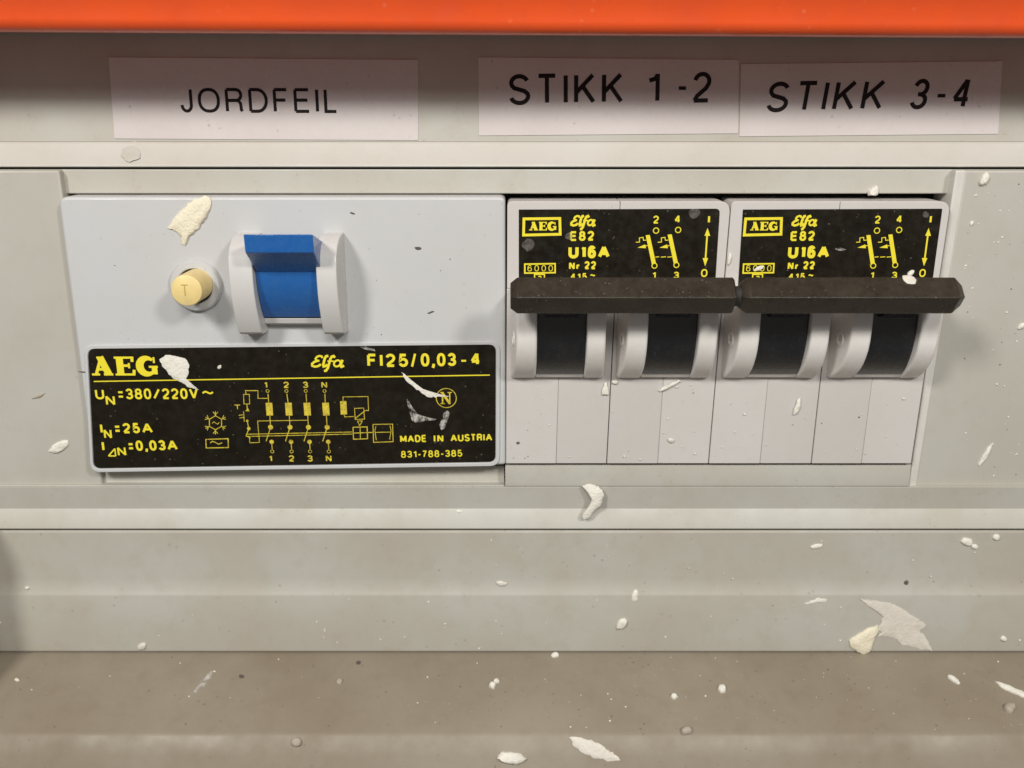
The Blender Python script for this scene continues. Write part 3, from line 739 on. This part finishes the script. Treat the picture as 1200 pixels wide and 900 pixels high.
bmp = bmesh.new(); n = 20; rr = []
for x in (X(858, 345, -12.6), X(872, 345, -12.6)):
    rr.append([bmp.verts.new((x, -12.6 + 1.5 * math.cos(2 * math.pi * i / n), Z(347, -12.6) + 1.5 * math.sin(2 * math.pi * i / n))) for i in range(n)])
for i in range(n): bmp.faces.new((rr[0][i], rr[0][(i + 1) % n], rr[1][(i + 1) % n], rr[1][i]))
bmp.faces.new(rr[0]); bmp.faces.new(list(reversed(rr[1]))); bmesh.ops.recalc_face_normals(bmp, faces=bmp.faces)
link('joint_pin', bmp, M['dark'], bk1, smooth=40)

# ------------------------------------------------------------------ paint flakes, crumbs and smears
def flake(pts_px, seg, h, label, m='flake', name='paint_flake', cat='paint flake', group='loose paint flakes on the board', seed=0, lift=0.0):
    rnd = random.Random(seed + int(pts_px[0][0] * 7))
    P = [on(px, py, seg) for px, py in pts_px]
    (Y0, z0), (Y1, z1) = seg
    n = Vector((0, -(z0 - z1), 0)) if False else Vector((0, (z1 - z0), -(Y1 - Y0))).normalized()
    if n.dot(CAM - P[0]) < 0: n = -n
    # finer outline
    Q = []
    k = len(P)
    for i in range(k):
        a_, b_ = P[i], P[(i + 1) % k]
        L_ = (b_ - a_).length; st = max(1, int(L_ / 0.35))
        for j in range(st):
            q = a_.lerp(b_, j / st)
            if j: q = q + (b_ - a_).cross(n).normalized() * rnd.uniform(-.13, .13)
            Q.append(q)
    c = sum(Q, Vector()) / len(Q)
    bm = bmesh.new(); rings = []
    for (f, hh) in ((1.0, -0.03), (1.0, .45), (.86, .85), (.6, 1.0), (.3, 1.0)):
        rg = []
        R_ = [c + (q - c) * f for q in Q]
        for _ in range(int((1 - f) * 14)):
            R_ = [(R_[i - 1] + R_[i] * 2 + R_[(i + 1) % len(R_)]) / 4 for i in range(len(R_))]
        for v in R_:
            nn = noise.noise(v * .9 + Vector((seed, 3, 1))) * .35 + noise.noise(v * 2.4) * .15
            rg.append(bm.verts.new(v + n * (h * hh * (1 + nn * (0.9 if hh > .1 else 0)) + lift)))
        rings.append(rg)
    for a_, b_ in zip(rings, rings[1:]):
        for i in range(len(Q)): bm.faces.new((a_[i], a_[(i + 1) % len(Q)], b_[(i + 1) % len(Q)], b_[i]))
    cv = bm.verts.new(c + n * (h + lift))
    for i in range(len(Q)): bm.faces.new((rings[-1][i], rings[-1][(i + 1) % len(Q)], cv))
    bmesh.ops.recalc_face_normals(bm, faces=bm.faces)
    cen = c.copy()
    o = link(name, bm, M[m], None, smooth=50)
    o.data.transform(Matrix.Translation(-cen * S)); o.location = cen * S
    return tag(o, label, cat, group)
def blob(px, py, L_, W_, ang, seg, h, label, m='flake', seed=0, **kw):
    """small flake: L_ by W_ pixels, ang degrees clockwise on the picture"""
    rnd = random.Random(int(px * 13 + py)); n = 11; a = math.radians(ang); pts = []
    for k in range(n):
        t_ = 2 * math.pi * k / n; r = rnd.uniform(.78, 1.12)
        u, v = L_ / 2 * math.cos(t_) * r, W_ / 2 * math.sin(t_) * r
        pts.append((px + u * math.cos(a) - v * math.sin(a), py + u * math.sin(a) + v * math.cos(a)))
    return flake(pts, seg, h, label, m, seed=seed, **kw)
FACE, PLT, STR, LEDGE = SEG['face'], SEG['plate'], SEG['strip'], SEG['ledge']
LBL = ((-0.09, 0), (-0.09, -10)); LA, LB, RA, RB = SEG['low_a'], SEG['low_b'], SEG['rim_a'], SEG['rim_b']
LED2 = ((yd1 - 0.7, zk - 0.5), (yd1 - 2.2, zk - 3.2))
flake([(240, 229), (246, 231), (248, 237), (246, 246), (239, 260), (228, 272), (220, 280), (217, 287.5), (213, 285), (213, 277), (205, 270), (197, 267), (203, 257), (213, 246), (226, 235)], FACE, .55, 'cream tooth-shaped paint flake above the yellow test button', 'flake2')
flake([(187, 421), (194, 416), (205, 417), (217, 420), (222, 428), (221, 438), (218, 444), (225, 450), (233, 457), (222, 454), (210, 447), (198, 439), (192, 431)], LBL, .18, 'white paint flake beside the big yellow AEG letters, with pointed tail', 'flake')
flake([(470, 436), (474, 438), (480, 446), (488, 452), (496, 458.5), (504, 462.5), (520, 463), (527, 464.5), (518, 465), (503, 465.5), (495, 461.5), (486, 454.5), (478, 448)], LBL, .07, 'thin curved white sliver running into the circled letter N')
flake([(477, 467), (480, 474), (484, 484), (492, 488), (503, 490), (512, 491), (505, 493), (495, 494), (487, 495), (483, 493), (481, 486), (479, 478)], LBL, .015, 'pale smear left of and below the circled letter N', 'smear', 'paint_smear', 'smear', 'pale smears on the black label')
flake([(520, 484), (524, 481), (527, 485), (524, 494), (521, 502), (517, 504), (515, 498), (519, 491)], LBL, .03, 'white scuff directly below the circled letter N', 'smear', 'paint_smear', 'smear', 'pale smears on the black label')
flake([(416, 404), (428, 405.5), (439, 409), (440, 412), (430, 410)], LBL, .03, 'thin pale smear at the top edge of the black label', 'smear', 'paint_smear', 'smear', 'pale smears on the black label')
blob(257, 430, 6, 4, -40, LBL, .05, 'tiny grey speck on the black label right of the pointed-tail flake', 'film')
blob(854.5, 303, 15, 5, 100, FACE, .35, 'upright white chip in the gap between the two black breaker labels')
flake([(1017, 223), (1022, 220), (1027, 217), (1029, 223), (1028, 228), (1022, 229), (1017, 229)], STR, .8, 'white chip over the dark gap above the right breaker')
blob(1153, 210, 19, 9, -55, PLT, .6, 'white lump near the top of the right blanking plate')
blob(1138.5, 262, 7, 4, 120, PLT, .25, 'tiny white speck on the right blanking plate level with the breaker label')
blob(1197, 382, 11, 6, -40, PLT, .4, 'white chip at the right edge of the photo beside the tie bar level')
flake([(57, 529), (63, 521), (71, 517), (80, 516), (80, 522), (74, 528), (66, 531)], PLT, .4, 'white flake low on the left blanking plate')
blob(45, 464, 16, 4, -25, PLT, .2, 'dark short crumb on the left blanking plate above the white flake', 'crumb')
flake([(1146, 545), (1149, 537), (1156, 526), (1162, 518), (1164, 520), (1159, 530), (1153, 540), (1148, 546)], PLT, .35, 'narrow white splinter low on the right blanking plate')
flake([(682, 569), (688, 567), (697, 568), (705, 573), (708, 581), (705, 590), (697, 598), (690, 606), (684, 608), (682, 604), (687, 597), (692, 588), (694, 579), (691, 573)], ((0.3, -54), (0.1, -62)), .55, 'crescent-shaped white flake hanging over the lower rim')
blob(538, 599, 8, 4, 10, RB, .2, 'tiny pale speck on the lower rim below the wide switch')
blob(588, 683.5, 13, 6, 5, LA, .3, 'flat beige speck on the lower panel above the crease', 'film')
blob(744, 698, 17, 9, 95, LA, .6, 'white crumb sitting across the panel crease below the crescent flake')
blob(751, 694, 11, 3, -20, LA, .25, 'grey shred beside the white crumb on the panel crease', 'crumb')
blob(728, 730.5, 18, 9, -42, LB, .6, 'slanted white chip below the panel crease')
blob(957, 640, 15, 6, -8, LA, .3, 'small pale chip high on the lower panel at right of centre')
blob(1133, 635, 14, 10, 15, LA, .5, 'larger white crumb of the pair high on the lower panel')
blob(1142, 640.5, 9, 6, 30, LA, .35, 'smaller white crumb touching the larger one high on the lower panel')
blob(1167.5, 629, 9, 8, 0, LA, .4, 'round white crumb under the lower rim near the right side')
flake([(942, 707), (950, 704), (960, 700.5), (969, 702), (968, 705), (956, 706), (947, 708)], LB, .12, 'thin pale shred lying along the crease left of the big flake', 'flake')
flake([(1007, 701), (1016, 703), (1030, 704.5), (1043, 706), (1053, 711), (1062, 716), (1072, 723), (1080, 728), (1085, 732), (1079, 737), (1077, 740), (1083, 744), (1088, 752), (1092, 763), (1084, 760), (1078, 761), (1066, 757), (1056, 755), (1049, 748), (1040, 745), (1029, 745.5), (1034, 741), (1028, 735), (1033, 729), (1034, 722), (1027, 716), (1018, 710)], LB, .22, 'largest thin ragged paint flake above the ledge', 'film')
flake([(1028, 732), (1029, 737), (1025, 748), (1019, 763), (1012, 766), (1004, 763), (996, 756), (995, 750), (1003, 744), (1015, 737)], LB, .6, 'cream wedge-shaped flake leaning beside the largest ragged flake', 'flake2')
blob(1176, 748, 9, 6, 5, LB, .4, 'small white chip right of the largest ragged flake')
blob(1117, 796.5, 19, 6, 33, LEDGE, .5, 'short white splinter on the ledge below the largest flake')
flake([(1166, 799), (1178, 803), (1190, 808), (1204, 815), (1203, 819), (1188, 813), (1173, 806)], LEDGE, .5, 'long white splinter on the ledge near the right edge')
blob(1183, 831, 14, 12, 0, LEDGE, .9, 'brownish crumb on the ledge below the long splinter', 'crumb')
blob(846, 808.5, 10, 9, 40, LEDGE, .9, 'whitish crumb on the ledge right of centre')
blob(805, 857.5, 15, 9, 0, LEDGE, .9, 'beige crumb on the ledge lower than its neighbours, right of centre', 'crumb')
blob(599, 888, 37, 14, 3, LED2, .9, 'flat oval white flake at the bottom centre of the ledge')
flake([(667, 864), (678, 864), (695, 868), (709, 876), (722, 885), (727, 891), (715, 892), (699, 889), (684, 883), (673, 875)], LED2, .25, 'long beige flake at the bottom of the ledge right of the oval one', 'film')
blob(577.5, 803.5, 9, 8, 0, LEDGE, .7, 'front white crumb of the touching pair on the ledge')
blob(582, 799, 8, 6, 0, LEDGE, .6, 'rear white crumb of the touching pair on the ledge')
blob(651, 768, 10, 6, 0, LEDGE, .5, 'white crumb against the dark joint at the back of the ledge')
blob(790, 816.5, 9, 6, 10, LEDGE, .5, 'small white crumb on the ledge left of the whitish one')
blob(166.5, 757.5, 13, 8, -20, LB, .4, 'pale chip just above the ledge at the left', 'film')
flake([(225, 812), (232, 803), (243, 790), (249, 786), (248, 793), (241, 803), (231, 812)], LEDGE, .05, 'faint slanted pale smear on the ledge at the left', 'smear', 'paint_smear', 'smear', 'pale smears on the ledge')
blob(348, 870, 14, 12, 0, LED2, .7, 'dull crumb at the bottom of the ledge left of centre', 'crumb')
blob(398, 799, 8, 7, 0, LEDGE, .45, 'small dull crumb on the back half of the ledge left of centre', 'crumb')
blob(20, 797, 6, 4, 10, LEDGE, .3, 'tiny pale speck at the far left of the ledge')
blob(32, 689, 6, 4, 0, LA, .3, 'tiny pale speck at the far left of the lower panel')
blob(283, 793, 6, 4, 0, LEDGE, .3, 'tiny dark crumb on the ledge near the faint smear', 'dirt')
blob(420, 777, 6, 4, 0, LEDGE, .3, 'tiny dark crumb near the back joint of the ledge', 'dirt')
blob(1062, 682.5, 5, 5, 0, LA, .25, 'tiny dark speck on the lower panel above the largest flake', 'dirt')
flake([(705, 463), (708, 449), (711, 447), (713, 455), (713, 463)], FACE, .3, 'white flake at the seam below the left breaker toggles')
blob(720.5, 447.5, 8, 5, 0, FACE, .35, 'tiny white crumb at the seam just above the white flake')
flake([(771, 457), (778, 453), (788, 448), (795, 444.5), (798, 447), (790, 451), (780, 457), (774, 459)], FACE, .35, 'white bone-shaped splinter below the second black toggle')
blob(786.5, 516, 9, 6, 20, FACE, .2, 'low pale bump on the left breaker front', 'film')
flake([(929, 486), (931, 477), (934, 468), (938, 466), (938, 475), (934, 484)], FACE, .35, 'upright white splinter below the third black toggle')
TB = ((-12.9, Z(326, -12.9)), (-15.1, Z(349, -15.1)))
blob(1066, 328, 19, 10, 20, TB, .22, 'round grey blob stuck on the right tie bar', 'film')
blob(1067, 320.5, 10, 6, -25, TB, .4, 'small white chip above the grey blob on the right tie bar')
OR = ((-13.0, zo), (-13.0, zo + 5))
blob(491, 11, 11, 8, 20, OR, .12, 'faint pale chip on the orange lid left of centre', 'film')
blob(758, 9, 18, 5, 110, OR, .15, 'thin pale streak on the orange lid right of centre', 'film')
blob(848, 9, 30, 11, 8, OR, .12, 'wide pale scuff on the orange lid at right', 'film')
# round glue drop on the upper rim
blob(154, 178, 25, 27, 0, SEG['chamfer'], .12, 'round flattened glue drop below the JORDFEIL label', 'cover', name='glue_drop', cat='glue drop', group='old glue drops')

# round dried drops on the black labels
for px, py, L_, lab_ in ((619, 287, 15, 'round dried drop under the boxed AEG letters on the left breaker'), (814, 250, 13, 'round dried drop at the top of the left breaker label beside the I mark'),
                   (1085, 252, 8, 'small dull drop above the I mark on the right breaker'), (667, 277, 9, 'pale round drop touching the letter E of E82 on the left breaker')):
    blob(px, py, L_, L_, 0, LBL, .12, lab_, 'drop', name='dried_drop', cat='dried drop', group='dried drops on the breaker labels')

# short dark marks on the wide switch and the plates
for px, py, L_, W_, an, sg, lab_ in ((490, 291, 9, 4, 10, FACE, 'dark curved nick on the wide switch right of the blue toggle'),
        (505, 366, 9, 2.5, -20, FACE, 'thin dark scratch on the wide switch above the letters FI'),
        (413, 250, 6, 2.5, 15, FACE, 'faint dark speck above the right guard of the blue toggle'),
        (607, 519, 4, 3, 0, FACE, 'tiny dark dot low on the left breaker near its left side')):
    blob(px, py, L_, W_, an, sg, .05, lab_, 'dirt', name='dark_mark', cat='dark mark', group='small dark marks')
# fine dust nobody could count
def dust(name, label, m, n, segs, smin, smax, seed):
    rnd = random.Random(seed); bm = bmesh.new()
    for _ in range(n):
        sg, y0, y1, x0_, x1_ = rnd.choice(segs)
        P = on(rnd.uniform(x0_, x1_), rnd.uniform(y0, y1), sg); r = smin + (smax - smin) * rnd.random() ** 2.5
        ret = bmesh.ops.create_icosphere(bm, subdivisions=1, radius=r)
        for v in ret['verts']:
            v.co = Vector((v.co.x * rnd.uniform(.7, 1.5), v.co.y * .7, v.co.z * rnd.uniform(.6, 1.2))) + P + Vector((0, -r * .3, r * .2))
    o = link(name, bm, M[m], None, smooth=30); o['kind'] = 'stuff'; return tag(o, label, 'dust')
SG = [(LEDGE, 768, 855, 0, 1200), (LEDGE, 768, 855, 500, 1200), (LB, 700, 763, 0, 1200), (LA, 625, 688, 500, 1200), (FACE, 450, 540, 600, 1060), (PLT, 210, 560, 1130, 1200)]
dust('plaster_dust', 'fine pale plaster dust scattered over the ledge and panels', 'flake', 260, SG, .05, .22, 5)
dust('dark_dust', 'fine dark grit scattered over the ledge and panels', 'dirt', 150, SG + [(FACE, 240, 395, 110, 580)], .04, .13, 8)

blob(890, 314, 13, 5, -25, LBL, .06, 'white scuff across the boxed number 6000 on the right breaker', 'flake')
blob(985, 292, 12, 4, 5, LBL, .02, 'faint pale smear right of U16A on the right breaker label', 'smear', name='paint_smear', cat='smear', group='pale smears on the black label')
blob(97, 436, 12, 2, 5, FACE, .04, 'short dark hairline left of the big yellow AEG letters', 'dirt', name='dark_mark', cat='dark mark', group='small dark marks')
blob(682, 341, 5, 3, 10, TB, .08, 'tiny pale fleck on the left tie bar', 'film')
